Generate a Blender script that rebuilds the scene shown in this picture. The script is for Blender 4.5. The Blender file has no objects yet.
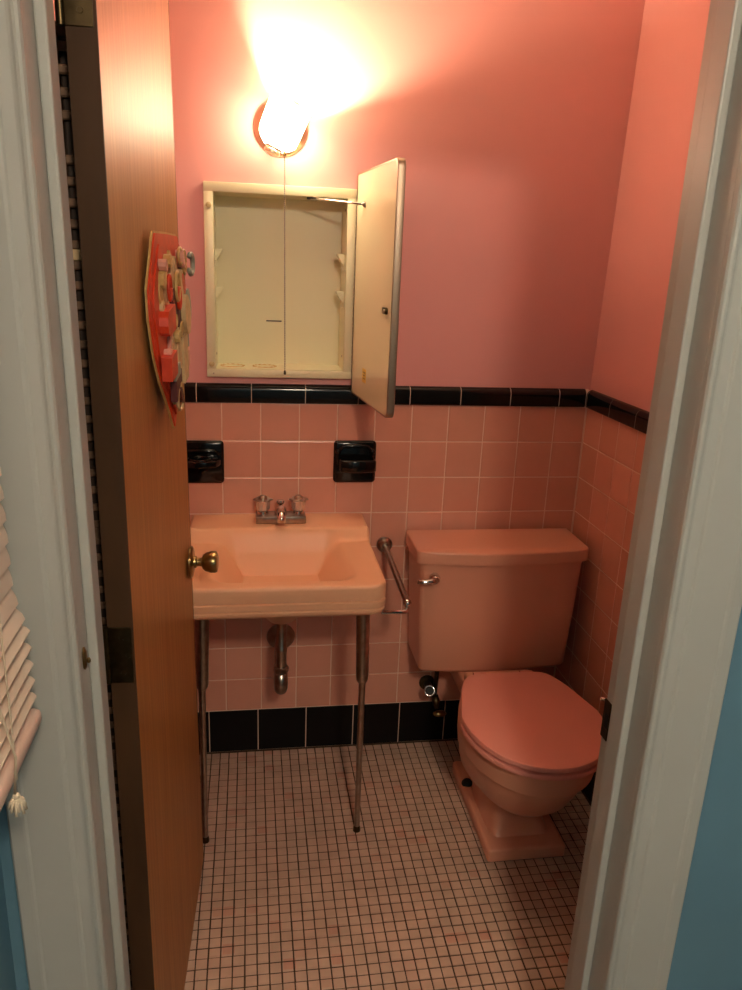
import bpy, bmesh, math, random
from mathutils import Vector, Matrix
random.seed(7)
S = bpy.context.scene
C = S.collection

# ------------------------------------------------------------------ camera
CAM = Vector((-1.0002, -2.1876, 1.5279))
R_ = Vector((0.98832118, -0.14733267, 0.03891449))
U_ = Vector((0.00561581, 0.29041048, 0.95688568))
F_ = Vector((0.1522817, 0.94549185, -0.28784622))
FPX = 773.85
cd = bpy.data.cameras.new('camera')
cam = bpy.data.objects.new('camera', cd); C.objects.link(cam)
cam.matrix_world = Matrix(((R_.x, U_.x, -F_.x, CAM.x), (R_.y, U_.y, -F_.y, CAM.y), (R_.z, U_.z, -F_.z, CAM.z), (0, 0, 0, 1)))
cd.sensor_fit = 'VERTICAL'; cd.sensor_height = 36; cd.lens = FPX * 36 / 990; cd.clip_start = .02
S.camera = cam

def project(p):
    d = Vector(p) - CAM; z = d.dot(F_)
    return 371 + FPX * d.dot(R_) / z, 495 - FPX * d.dot(U_) / z

# ------------------------------------------------------------------ world, exposure
w = bpy.data.worlds.new('world'); S.world = w; w.use_nodes = True
w.node_tree.nodes['Background'].inputs[0].default_value = (.55, .6, .65, 1)
w.node_tree.nodes['Background'].inputs[1].default_value = .02
S.view_settings.view_transform = 'Standard'; S.view_settings.look = 'None'
S.view_settings.exposure = 1.4; S.view_settings.gamma = 1.0; S.view_settings.use_curve_mapping = False

LAMP_COL = (1.0, .78, .48)
SHADE_STRENGTH = 11.0
BULB_POWER = 20.0
HALL_POWER = 67.0
HALL_COL = (1.0, .82, .60)

# ------------------------------------------------------------------ materials
def mat(name, col, rough=.5, metal=0, spec=.5, coat=0, var=0, scale=8, bump=0, bscale=60, emit=None, estr=0, stretch=None, col2=None, alpha=None):
    m = bpy.data.materials.new(name); m.use_nodes = True
    nt = m.node_tree; b = nt.nodes['Principled BSDF']
    b.inputs['Base Color'].default_value = (*col, 1); b.inputs['Roughness'].default_value = rough
    b.inputs['Metallic'].default_value = metal; b.inputs['Specular IOR Level'].default_value = spec
    b.inputs['Coat Weight'].default_value = coat; b.inputs['Coat Roughness'].default_value = .08
    if emit: b.inputs['Emission Color'].default_value = (*emit, 1); b.inputs['Emission Strength'].default_value = estr
    g = nt.nodes.new('ShaderNodeNewGeometry')
    vec = g.outputs['Position']
    if stretch:
        mp = nt.nodes.new('ShaderNodeMapping'); mp.inputs['Scale'].default_value = stretch
        nt.links.new(vec, mp.inputs['Vector']); vec = mp.outputs['Vector']
    if var or col2:
        n = nt.nodes.new('ShaderNodeTexNoise'); n.inputs['Scale'].default_value = scale; n.inputs['Detail'].default_value = 5
        nt.links.new(vec, n.inputs['Vector'])
        r = nt.nodes.new('ShaderNodeValToRGB')
        r.color_ramp.elements[0].position = .3; r.color_ramp.elements[1].position = .7
        c2 = col2 or tuple(c * (1 - var) for c in col)
        r.color_ramp.elements[0].color = (*c2, 1); r.color_ramp.elements[1].color = (*col, 1)
        nt.links.new(n.outputs['Fac'], r.inputs['Fac']); nt.links.new(r.outputs['Color'], b.inputs['Base Color'])
    if bump:
        n2 = nt.nodes.new('ShaderNodeTexNoise'); n2.inputs['Scale'].default_value = bscale; n2.inputs['Detail'].default_value = 3
        nt.links.new(vec, n2.inputs['Vector'])
        bp = nt.nodes.new('ShaderNodeBump'); bp.inputs['Strength'].default_value = bump; bp.inputs['Distance'].default_value = .004
        nt.links.new(n2.outputs['Fac'], bp.inputs['Height']); nt.links.new(bp.outputs['Normal'], b.inputs['Normal'])
    return m

def cell_mat(name, cols, rough, pitch, spec=.5, dirt=.2):
    """each tile gets its own tone: white noise on the tile grid (world position snapped to the pitch)"""
    m = mat(name, cols[0][1], rough, spec=spec); nt = m.node_tree; b = nt.nodes['Principled BSDF']
    g = nt.nodes.new('ShaderNodeNewGeometry')
    dv = nt.nodes.new('ShaderNodeVectorMath'); dv.operation = 'SUBTRACT'; dv.inputs[1].default_value = pitch[1]
    sn = nt.nodes.new('ShaderNodeVectorMath'); sn.operation = 'SNAP'; sn.inputs[1].default_value = pitch[0]
    nt.links.new(g.outputs['Position'], dv.inputs[0]); nt.links.new(dv.outputs[0], sn.inputs[0])
    wn = nt.nodes.new('ShaderNodeTexWhiteNoise'); wn.noise_dimensions = '3D'; nt.links.new(sn.outputs[0], wn.inputs['Vector'])
    r = nt.nodes.new('ShaderNodeValToRGB'); r.color_ramp.interpolation = 'LINEAR'
    while len(r.color_ramp.elements) < len(cols): r.color_ramp.elements.new(.5)
    for e, (p, c) in zip(r.color_ramp.elements, cols): e.position = p; e.color = (*c, 1)
    nt.links.new(wn.outputs['Value'], r.inputs['Fac'])
    n = nt.nodes.new('ShaderNodeTexNoise'); n.inputs['Scale'].default_value = 14; n.inputs['Detail'].default_value = 6
    nt.links.new(g.outputs['Position'], n.inputs['Vector'])
    mr = nt.nodes.new('ShaderNodeMapRange'); mr.inputs[1].default_value = .3; mr.inputs[2].default_value = .7
    mr.inputs[3].default_value = 1 - dirt; mr.inputs[4].default_value = 1
    nt.links.new(n.outputs['Fac'], mr.inputs[0])
    mx = nt.nodes.new('ShaderNodeVectorMath'); mx.operation = 'SCALE'
    nt.links.new(r.outputs['Color'], mx.inputs[0]); nt.links.new(mr.outputs[0], mx.inputs['Scale'])
    nt.links.new(mx.outputs[0], b.inputs['Base Color'])
    return m

P = .1095
FP = .0275
M = {}
M['paint'] = mat('pink_paint', (.80, .36, .335), .42, var=.05, scale=3, bump=.05, bscale=40)
M['tile'] = cell_mat('pink_tile', [(0, (.74, .33, .235)), (1, (.79, .365, .265))], .22, ((P, P, P), (-.0975, 0, 1.1353 - 20 * P)), dirt=.05)
M['grout'] = mat('wall_grout', (.88, .60, .46), .8)
M['black'] = mat('black_glaze', (.006, .005, .005), .10, spec=.35, bump=.02, bscale=30)
M['blackbase'] = mat('black_base_glaze', (.006, .005, .005), .4, spec=.15)
M['blackgrout'] = mat('liner_grout', (.62, .45, .36), .8)
M['mosaic'] = cell_mat('mosaic_tile', [(0, (.64, .44, .34)), (.55, (.70, .49, .38)), (.93, (.66, .44, .34)), (1, (.66, .35, .26))], .38, ((FP, FP, .5), (0, 0, -.1)), dirt=.22)
M['floorgrout'] = mat('floor_grout', (.085, .047, .03), .9, var=.4, scale=20)
M['porcelain'] = mat('peach_porcelain', (.84, .45, .27), .38, spec=.35)
M['china'] = mat('pink_china', (.78, .36, .24), .28, spec=.4)
M['seat'] = mat('pink_seat_plastic', (.80, .31, .25), .3)
M['chrome'] = mat('chrome', (.72, .70, .68), .12, metal=1)
M['worn'] = mat('worn_chrome', (.46, .38, .32), .28, metal=1, var=.3, scale=60)
M['dark'] = mat('dark_void', (.008, .007, .006), .6)
M['brass'] = mat('aged_brass', (.40, .28, .12), .28, metal=1, var=.3, scale=50)
M['bronze'] = mat('dark_bronze', (.10, .07, .035), .35, metal=1, var=.4, scale=60)
M['canopy'] = mat('polished_brass', (.92, .76, .54), .3, metal=1)
M['shade'] = mat('lamp_glass', (.9, .88, .84), .3, emit=(1, .80, .50), estr=SHADE_STRENGTH)
M['lining'] = mat('milk_glass', (.85, .83, .78), .5)
M['cabinet'] = mat('cream_enamel', (.82, .76, .52), .35, var=.04, scale=6)
M['cabdoor'] = mat('cream_door_enamel', (.84, .76, .53), .16, spec=.6)
M['rust'] = mat('rust_stain', (.55, .30, .10), .8, col2=(.75, .6, .35), scale=90)
M['ink'] = mat('dark_slot', (.02, .02, .04), .5)
M['bumper'] = mat('tan_plug', (.62, .48, .24), .5)
M['yellow'] = mat('yellow_sticker', (.72, .46, .05), .5)
M['ygold'] = mat('sticker_print', (.30, .18, .02), .5)
M['mirror'] = mat('mirror_glass', (.9, .9, .9), .02, metal=1)
M['steel'] = mat('stainless_edge', (.42, .30, .22), .4, metal=1)
M['veneer'] = mat('wood_veneer', (.46, .205, .058), .42, spec=.22, coat=.0, col2=(.33, .13, .036), scale=5, stretch=(16, 16, .5), bump=.12, bscale=12)
M['dooredge'] = mat('dark_stained_edge', (.075, .036, .017), .5, spec=.2, var=.35, scale=6, stretch=(3, 3, .6))
M['white'] = mat('white_trim_paint', (.47, .47, .44), .42, var=.05, scale=4, bump=.04, bscale=30)
M['blue'] = mat('blue_wall_paint', (.13, .26, .35), .6, var=.06, scale=5)
M['ceil'] = mat('ceiling_paint', (.75, .70, .66), .8)
M['hallfloor'] = mat('brown_floor', (.20, .12, .07), .5, var=.3, scale=4)
M['slat'] = mat('cream_slat', (.78, .66, .55), .4)
M['rail'] = mat('blind_rail', (.78, .60, .52), .4)
M['cord'] = mat('cord', (.66, .56, .42), .8)
M['wicker'] = mat('dark_wicker', (.26, .15, .09), .6, var=.5, scale=40)
M['wickerdark'] = mat('wicker_frame', (.05, .028, .018), .6, var=.4, scale=40)
M['shelfcream'] = mat('pale_shelf', (.75, .55, .30), .5)
M['red'] = mat('red_card', (.70, .05, .012), .45, var=.25, scale=30)
M['gold'] = mat('gold_edge_card', (.62, .42, .16), .4, col2=(.45, .25, .08), scale=40)
M['creamcard'] = mat('cream_card', (.66, .46, .24), .5, var=.3, scale=60)
M['maroon'] = mat('maroon_card', (.09, .012, .012), .5)
M['greycard'] = mat('grey_green_card', (.30, .32, .26), .5)
M['pinkcard'] = mat('pink_card', (.70, .34, .26), .5)
M['clear'] = mat('smoky_acrylic', (.78, .66, .6), .08, metal=.6, spec=.7)

# ------------------------------------------------------------------ builders (world coordinates)
WL = {}
def world_loc(o): return WL.get(o.name, Vector((0, 0, 0))) if o else Vector((0, 0, 0))
def thing(name, label, cat, loc=(0, 0, 0), group=None, kind=None):
    o = bpy.data.objects.new(name, None); C.objects.link(o); o.location = loc; o.empty_display_size = .05
    WL[o.name] = Vector(loc); tag(o, label, cat, group, kind); return o
def tag(o, label=None, cat=None, group=None, kind=None):
    if label: o['label'] = label
    if cat: o['category'] = cat
    if group: o['group'] = group
    if kind: o['kind'] = kind
    return o
def obj(name, bm, m, parent=None, smooth=None, label=None):
    if not isinstance(bm, bmesh.types.BMesh): bm = bm()
    bmesh.ops.recalc_face_normals(bm, faces=bm.faces)
    vs = [v.co for v in bm.verts]
    lo = Vector((min(v.x for v in vs), min(v.y for v in vs), min(v.z for v in vs)))
    hi = Vector((max(v.x for v in vs), max(v.y for v in vs), max(v.z for v in vs)))
    c = (lo + hi) / 2
    for v in bm.verts: v.co -= c
    me = bpy.data.meshes.new(name); bm.to_mesh(me); bm.free()
    if m is not None: me.materials.append(M[m])
    o = bpy.data.objects.new(name, me); C.objects.link(o)
    o.location = c - world_loc(parent); o.parent = parent; WL[o.name] = c
    if smooth is not None:
        for p in me.polygons: p.use_smooth = True
        if smooth > 0: me.set_sharp_from_angle(angle=math.radians(smooth))
    if label: o['label'] = label
    return o
def box(x0, x1, y0, y1, z0, z1, bev=0, seg=2, bm=None, T=None):
    b = bmesh.new()
    vs = [b.verts.new((x, y, z)) for x in (x0, x1) for y in (y0, y1) for z in (z0, z1)]
    for f in ((0, 1, 3, 2), (4, 6, 7, 5), (0, 4, 5, 1), (2, 3, 7, 6), (0, 2, 6, 4), (1, 5, 7, 3)): b.faces.new([vs[i] for i in f])
    bmesh.ops.recalc_face_normals(b, faces=b.faces)
    if bev: bmesh.ops.bevel(b, geom=b.edges[:], offset=bev, segments=seg, profile=.5, affect='EDGES')
    if T:
        for v in b.verts: v.co = T(*v.co)
    return join(bm, b)
def join(bm, b):
    if bm is None: return b
    mp = {v: bm.verts.new(v.co) for v in b.verts}
    for f in b.faces:
        try: bm.faces.new([mp[v] for v in f.verts])
        except ValueError: pass
    b.free(); return bm
def loft(rings, cap=True, closed=True, bm=None):
    b = bmesh.new(); R = [[b.verts.new(p) for p in r] for r in rings]; n = len(R[0])
    for a, c in zip(R, R[1:]):
        for i in range(n if closed else n - 1):
            j = (i + 1) % n; b.faces.new((a[i], a[j], c[j], c[i]))
    if cap: b.faces.new(R[0][::-1]); b.faces.new(R[-1])
    return join(bm, b)
def frame(d):
    d = Vector(d).normalized(); a = Vector((0, 0, 1)) if abs(d.z) < .9 else Vector((0, 1, 0))
    x = d.cross(a).normalized(); return x, d.cross(x).normalized(), d
def lathe(o, d, prof, n=24, bm=None):
    """prof: (distance along d, radius)"""
    o = Vector(o); x, y, d = frame(d)
    return loft([[o + d * t + (x * math.cos(2 * math.pi * i / n) + y * math.sin(2 * math.pi * i / n)) * max(r, 1e-4) for i in range(n)] for t, r in prof], bm=bm)
def tube(pts, r, n=12, bm=None):
    pts = [Vector(p) for p in pts]; rs = r if isinstance(r, (list, tuple)) else [r] * len(pts)
    rings = []; px = None
    for i, p in enumerate(pts):
        d = (pts[min(i + 1, len(pts) - 1)] - pts[max(i - 1, 0)]).normalized()
        if px is None: px = frame(d)[0]
        x = (px - d * px.dot(d)).normalized(); px = x; y = d.cross(x)
        rings.append([p + (x * math.cos(2 * math.pi * k / n) + y * math.sin(2 * math.pi * k / n)) * rs[i] for k in range(n)])
    return loft(rings, bm=bm)
def arc(c, a, b, r, t0, t1, n=8):
    c, a, b = Vector(c), Vector(a), Vector(b)
    return [c + (a * math.cos(t) + b * math.sin(t)) * r for t in (t0 + (t1 - t0) * i / n for i in range(n + 1))]
def prism(poly, a, b, n, t0, t1, o=(0, 0, 0), bm=None, bev=0):
    """poly (p,q) in plane a,b extruded along n"""
    o, a, b, n = Vector(o), Vector(a), Vector(b), Vector(n)
    bb = loft([[o + a * p + b * q + n * t for p, q in poly] for t in (t0, t1)])
    if bev:
        bmesh.ops.recalc_face_normals(bb, faces=bb.faces)
        bmesh.ops.bevel(bb, geom=bb.edges[:], offset=bev, segments=2, profile=.5, affect='EDGES')
    return join(bm, bb)
def ball(c, r, n=10, m=6, sc=(1, 1, 1), bm=None):
    c = Vector(c)
    rings = [[c + Vector((sc[0] * r * math.sin(t) * math.cos(2 * math.pi * i / n), sc[1] * r * math.sin(t) * math.sin(2 * math.pi * i / n), sc[2] * r * math.cos(t))) for i in range(n)]
             for t in [max(.02, min(math.pi - .02, math.pi * k / m)) for k in range(m + 1)]]
    return loft(rings, bm=bm)
def sstep(a, b, x):
    t = max(0, min(1, (x - a) / (b - a))); return t * t * (3 - 2 * t)
X, Y, Z = Vector((1, 0, 0)), Vector((0, 1, 0)), Vector((0, 0, 1))

# ------------------------------------------------------------------ room shell
LWX, HX0, HX1, HY, ZC = -1.43, -1.335, .95, -3.7, 2.42     # bathroom left wall, hall walls, ceiling
DB, DH = -1.155, -1.276                                      # doorway wall: bathroom face, hall face
JL, JR, JT = -1.212, -.435, 2.03                             # jamb faces
PY = .006                                                    # painted plane behind the tile face
Z0 = 1.1353                                                  # top of the pink tiles

def wall_with_hole(x0, x1, y0, y1, z0, z1, hx0, hx1, hz0, hz1):
    b = box(x0, hx0, y0, y1, z0, z1); box(hx1, x1, y0, y1, z0, z1, bm=b)
    box(hx0, hx1, y0, y1, z0, hz0, bm=b); box(hx0, hx1, y0, y1, hz1, z1, bm=b); return b
CX0, CX1, CZ0, CZ1 = -1.120, -.7185, 1.2085, 1.7115           # medicine cabinet flange
wall_back = tag(obj('wall_back', wall_with_hole(LWX - .1, .16, PY, .18, 0, ZC, CX0 + .012, CX1 - .012, CZ0 + .012, CZ1 - .012), 'paint'),
    'pink painted wall behind the sink and toilet, tiled to half height', 'wall', kind='structure')
_b = box(PY, .16, DB, PY, 0, 1.186)
box(PY, .16, DB, PY, 1.186, ZC, bm=_b, T=lambda x, y, z: Vector((x + (.022 * (z - 1.186) if x < .1 else 0), y, z)))      # plaster leans back a little above the tiles
wall_right = tag(obj('wall_right', _b, 'paint'), 'pink painted side wall beside the toilet, tiled to half height', 'wall', kind='structure')
tag(obj('wall_left', box(LWX - .1, LWX, DB, PY, 0, ZC), 'paint'), 'pink painted bathroom wall behind the open wooden door', 'wall', kind='structure')
b = box(LWX - .1, JL - .02, DH, DB, 0, ZC); box(JR + .02, HX1 + .1, DH, DB, 0, ZC, bm=b); box(JL - .02, JR + .02, DH, DB, JT + .02, ZC, bm=b)
tag(obj('wall_front', b, 'blue'), 'blue hall wall around the white doorway', 'wall', kind='structure')
floor = tag(obj('floor', box(LWX - .1, .13, DH - .0, .18, -.08, -.0022), 'floorgrout'), 'small square mosaic tile bathroom floor with dark joints', 'floor', kind='structure')
tag(obj('floor_hall', box(HX0 - .1, HX1 + .1, HY - .1, DH, -.08, 0), 'hallfloor'), 'brown hall floor outside the bathroom doorway', 'floor', kind='structure')
tag(obj('ceiling', box(HX0 - .25, HX1 + .1, HY - .1, .18, ZC, ZC + .1), 'ceil'), 'plain pale ceiling over bathroom and hall', 'ceiling', kind='structure')
# hall: left wall with a window opening, right and rear walls
WY0, WY1, WZ0, WZ1 = -2.35, -1.36, .92, 2.0
b = box(HX0 - .1, HX0, HY, WY0, 0, ZC); box(HX0 - .1, HX0, WY1, DH, 0, ZC, bm=b)
box(HX0 - .1, HX0, WY0, WY1, 0, WZ0, bm=b); box(HX0 - .1, HX0, WY0, WY1, WZ1, ZC, bm=b)
tag(obj('wall_hall_left', b, 'blue'), 'blue hall wall carrying the window with blinds', 'wall', kind='structure')
tag(obj('wall_hall_right', box(HX1, HX1 + .1, HY, DH, 0, ZC), 'blue'), 'blue hall wall opposite the window with blinds', 'wall', kind='structure')
tag(obj('wall_hall_rear', box(HX0 - .1, HX1 + .1, HY - .1, HY, 0, ZC), 'blue'), 'blue rear hall wall facing the bathroom door', 'wall', kind='structure')
win = thing('window_1', 'hall window behind the cream venetian blind', 'window', (HX0 - .05, (WY0 + WY1) / 2, WZ0), kind='structure')
b = box(HX0 - .08, HX0 - .02, WY0, WY0 + .04, WZ0, WZ1); box(HX0 - .08, HX0 - .02, WY1 - .04, WY1, WZ0, WZ1, bm=b)
box(HX0 - .08, HX0 - .02, WY0 + .04, WY1 - .04, WZ0, WZ0 + .04, bm=b); box(HX0 - .08, HX0 - .02, WY0 + .04, WY1 - .04, WZ1 - .04, WZ1, bm=b)
box(HX0 - .08, HX0 - .02, WY0 + .04, WY1 - .04, 1.44, 1.48, bm=b)
obj('window_frame', b, 'white', win)
obj('pane', box(HX0 - .056, HX0 - .05, WY0 + .04, WY1 - .04, WZ0 + .04, 1.44), 'dark', win); obj('pane', box(HX0 - .056, HX0 - .05, WY0 + .04, WY1 - .04, 1.48, WZ1 - .04), 'dark', win)

# ------------------------------------------------------------------ door frame: jambs, stops, casing
jm = thing('trim_1', 'white painted door frame with stepped casing around the bathroom doorway', 'door frame', ((JL + JR) / 2, DH, 0), kind='structure')
def TL(x, y, z): return Vector((x - .010 * (z - .9), y, z))      # the frame legs lean a little
def TR(x, y, z): return Vector((x + .004 * (z - .6), y, z))
obj('jamb', box(JL - .02, JL, DH, DB, 0, JT, .0015, T=TL), 'white', jm)
obj('jamb', box(JR, JR + .02, DH, DB, 0, JT, .0015, T=TR), 'white', jm)
obj('head_jamb', box(JL - .02, JR + .02, DH, DB, JT, JT + .02, .0015), 'white', jm)
SB, SH = -1.196, -1.237
obj('stop', box(JL, JL + .013, SH, SB, 0, JT, .003, T=TL), 'white', jm)
obj('stop', box(JR - .013, JR, SH, SB, 0, JT, .003, T=TR), 'white', jm)
obj('head_stop', box(JL + .013, JR - .013, SH, SB, JT - .013, JT, .003), 'white', jm)
prof = [(0, 0), (0, .009), (.002, .0125), (.005, .014), (.008, .0135), (.011, .012), (.014, .0115), (.026, .0125), (.0285, .0145), (.032, .0155), (.080, .0175), (.083, .019), (.086, .0195), (.101, .0195), (.104, .017), (.104, 0)]
for P_, o_, T_ in ((-X, JL, TL), (X, JR, TR)):
    b = prism(prof, P_, -Y, Z, 0, JT + .10, (o_, DH, 0))
    for v in b.verts: v.co = T_(*v.co)
    obj('casing', b, 'white', jm)
obj('head_casing', prism(prof, Z, -Y, X, JL - .104, JR + .104, (0, DH, JT + .10)), 'white', jm)
sp = obj('strike_plate', box(JR - .0016, JR + .0005, -1.175, -1.1545, .800, .868, .0006), 'bronze', jm)
obj('latch_hole', box(JR - .0022, JR - .0015, -1.1725, -1.1625, .822, .846), 'dark', sp)
obj('strike_lip', tube([(JR - .0015, -1.156, .866), (JR - .005, -1.150, .864), (JR - .004, -1.146, .860)], .0022, 8), 'chrome', sp)
he = obj('hook_eye', lathe((JL - .0002, -1.266, 1.033), X, [(0, .006), (.002, .0062), (.004, .004), (.0045, .0001)], 16), 'brass', jm)
for v in he.data.vertices: v.co.z *= 2.6
obj('hook_pin', ball((JL + .006, -1.266, 1.030), .0026, sc=(1, 1, 1.6)), 'brass', jm)
tag(obj('baseboard_hall', box(JR + .112, HX1, DH - .015, DH, 0, .10, .003), 'white'), 'white baseboard along the blue hall wall', 'baseboard', kind='structure')

# ------------------------------------------------------------------ wall tiles (each a part of its wall)
G = .0028
def link_copy(me, name, parent, loc):
    o = bpy.data.objects.new(name, me); C.objects.link(o); o.parent = parent; o.location = Vector(loc) - world_loc(parent); return o
def tile_mesh(name, w, h, t, m, ax, bev=.0016):
    """ax 'y': faces -Y; ax 'x': faces -X. origin at the centre of the front face"""
    b = bmesh.new()
    def ring(dw, d): return [(-w / 2 + dw, d, -h / 2 + dw), (w / 2 - dw, d, -h / 2 + dw), (w / 2 - dw, d, h / 2 - dw), (-w / 2 + dw, d, h / 2 - dw)]
    rs = [ring(0, t), ring(0, bev), ring(bev * .3, bev * .3), ring(bev * 1.2, 0)]
    rs = [[(p if ax == 'y' else (p[1], -p[0], p[2])) for p in r] for r in rs]
    b = loft(rs); bmesh.ops.recalc_face_normals(b, faces=b.faces)
    me = bpy.data.meshes.new(name); b.to_mesh(me); b.free(); me.materials.append(M[m]); return me
TM = {}
def tile(parent, name, a0, a1, z0, z1, ax, m, face=0, t=.0055):
    wd, h = a1 - a0 - G, z1 - z0 - G
    k = (round(wd, 4), round(h, 4), ax, m)
    if k not in TM: TM[k] = tile_mesh(name, wd, h, t, m, ax)
    c = (a0 + a1) / 2; zc = (z0 + z1) / 2
    jit = random.uniform(-.0004, .0004)
    return link_copy(TM[k], name, parent, (c, face + jit, zc) if ax == 'y' else (face + jit, c, zc))
obj('grout_bed', box(LWX, PY, .0012, PY, .0, Z0 + .048), 'grout', wall_back)
obj('grout_bed', box(.0012, PY, DB, .0012, .0, Z0 + .048), 'grout', wall_right)
XB = [0.0] + [-(.0975 + k * P) for k in range(0, 13)]; XB[-1] = LWX
for r in range(9):
    for xa, xb in zip(XB[1:], XB):
        zt = Z0 - r * P; tile(wall_back, 'wall_tile', xa, xb - (.002 if xb == 0 else 0), zt - P, zt, 'y', 'tile')
YR = [-.001 - k * P * .99 for k in range(0, 11)] + [DB]
for r in range(9):
    for ya, yb in zip(YR[1:], YR):
        zt = Z0 - r * P; tile(wall_right, 'wall_tile', ya, yb, zt - P, zt, 'x', 'tile')
# black cove base
BT = Z0 - 9 * P
XC = [0.0] + [-(.0633 + k * .1535) for k in range(9)] + [LWX]
for xa, xb in zip(XC[1:], XC): tile(wall_back, 'base_tile', xa, xb - (.002 if xb == 0 else 0), .0, BT, 'y', 'blackbase', -.0015)
YC = [-.003 - k * .1535 for k in range(8)] + [DB]
for ya, yb in zip(YC[1:], YC): tile(wall_right, 'base_tile', ya, yb, .0, BT, 'x', 'blackbase', -.0015)
# black bullnose liner
def liner(parent, a0, a1, ax):
    g = .0011
    pr = [(PY, 0), (-.007, 0), (-.0095, .002), (-.0105, .006)] + [(-.0105 + .0165 * (1 - math.cos(t)), .034 + .019 * math.sin(t)) for t in (0, .3, .6, .9, 1.2, 1.45)] + [(PY, .0532)]
    if ax == 'y': b = prism(pr, Y, Z, X, a0 + g, a1 - g, (0, 0, Z0 + .0008))
    else: b = prism(pr, X, Z, Y, a0 + g, a1 - g, (0, 0, Z0 + .0008))
    obj('liner_tile', b, 'black', parent, smooth=40)
def liner_bed(parent, a0, a1, ax):
    pr = [(PY, .001), (-.0092, .002), (-.0100, .006)] + [(-.0100 + .0160 * (1 - math.cos(t)), .0335 + .0187 * math.sin(t)) for t in (0, .3, .6, .9, 1.2, 1.45)] + [(PY, .0524)]
    obj('liner_bed', prism(pr, *((Y, Z, X) if ax == 'y' else (X, Z, Y)), a0, a1, (0, 0, Z0 + .0008)), 'blackgrout', parent)
liner_bed(wall_back, LWX, .0, 'y'); liner_bed(wall_right, DB, -.0095, 'x')
XL = [-.010] + [-(.0935 + k * .151) for k in range(9)] + [LWX]
for xa, xb in zip(XL[1:], XL): liner(wall_back, xa, xb, 'y')
YL = [-.017 - k * .1535 for k in range(8)] + [DB]
for ya, yb in zip(YL[1:], YL): liner(wall_right, ya, yb, 'x')
liner(wall_right, -.017, -.0105, 'x')

# ------------------------------------------------------------------ mosaic floor
def floor_tile_mesh():
    h = FP / 2 - .0017; t = .0022
    def ring(d, z): return [(-h + d, -h + d, z), (h - d, -h + d, z), (h - d, h - d, z), (-h + d, h - d, z)]
    b = loft([ring(0, -t), ring(0, -.0006), ring(.0008, 0)]); return b
fb = floor_tile_mesh(); bmesh.ops.recalc_face_normals(fb, faces=fb.faces)
fme = bpy.data.meshes.new('floor_tile'); fb.to_mesh(fme); fb.free(); fme.materials.append(M['mosaic'])
spots = []
nx, ny = int((0 - LWX) / FP), int((0 - DB) / FP)
for i in range(nx):
    for j in range(ny):
        x, y = -.004 - (i + .5) * FP, -.006 - (j + .5) * FP
        x -= 0.0
        u, v = project((x, y, 0)); vis = 196 < u < 590 and v < 992 and not (u > 566 + (990 - v) * .17)
        vis = vis and not (abs(x + .27) < .105 and y > -.55)
        spots.append((0 if vis else 1, (Vector((x, y, 0)) - CAM).length, x, y))
spots.sort()
rest = bmesh.new()
for k, (nv, d, x, y) in enumerate(spots):
    zz = random.uniform(-.0003, .0003); jx, jy = random.uniform(-.0004, .0004), random.uniform(-.0004, .0004)
    if k < 300: link_copy(fme, 'floor_tile', floor, (x + jx, y + jy, zz))
    else:
        t = bmesh.new(); t.from_mesh(fme)
        for v in t.verts: v.co += Vector((x + jx, y + jy, zz))
        join(rest, t)
o = obj('mosaic_field', rest, 'mosaic', floor); o['kind'] = 'stuff'

# ------------------------------------------------------------------ open wooden door (hinged on the left jamb)
HF = Vector((-1.1665, -1.150, 0)); LF = Vector((-1.1350, -.478, 0))     # visible face: hinge end, latch end
dd = (LF - HF); DW = dd.length; dd.normalize(); dn = Vector((dd.y, -dd.x, 0))     # dn points into the room
def D(s, t, z): return HF + dd * s + dn * t + Z * z - X * ((.006 + .0095 * s / DW) * ((z - 1.0) if z > 1 else (z - 1.0) * .3))      # old door hangs a little out of plumb
door = thing('door_1', 'brown wood veneer door standing open into the bathroom', 'door', (HF.x, HF.y, 0), kind='structure')
obj('door_slab', box(.0022, DW - .0022, -.035, 0, .012, 2.015, .0015, T=D), 'veneer', door)
obj('hinge_edge', box(-.0012, .0021, -.0352, .0002, .012, 2.015, T=D), 'dooredge', door, label='dark stained hinge edge')
obj('latch_edge', box(DW - .0021, DW, -.0352, .0002, .012, 2.015, T=D), 'dooredge', door)
for z in (.93, 1.772, .16):
    h = obj('hinge', box(-.0032, -.0012, -.0352, -.004, z, z + .088, .0005, T=D), 'bronze', door)
    obj('barrel', lathe(D(-.001, -.0405, z), Z, [(0, .0055), (.088, .0055)], 12), 'bronze', h, smooth=40)
    for q in (.016, .044, .072): obj('screw', lathe(D(-.0031, -.018 + (.008 if q == .044 else 0), z + q), -dd, [(0, .0038), (.0008, .0034)], 10), 'bronze', h)
KZ, KS = .871, DW - .058
kb = obj('knob', lathe(D(KS, .026, KZ), dn, [(0, .010), (.002, .016), (.008, .021), (.020, .0245), (.030, .0245), (.034, .022), (.036, .013), (.0362, .0005)], 28), 'brass', door, smooth=40)
obj('rose', lathe(D(KS, 0, KZ), dn, [(0, .036), (.004, .036), (.007, .032), (.009, .020), (.0095, .0005)], 28), 'brass', door, smooth=40)
obj('knob_neck', lathe(D(KS, .008, KZ), dn, [(0, .014), (.006, .0135), (.008, .010), (.012, .0095), (.019, .0105)], 20), 'brass', door, smooth=40)
obj('latch_plate', box(DW - .0002, DW + .0012, -.029, -.006, KZ - .03, KZ + .03, .0004, T=D), 'brass', door)

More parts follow.
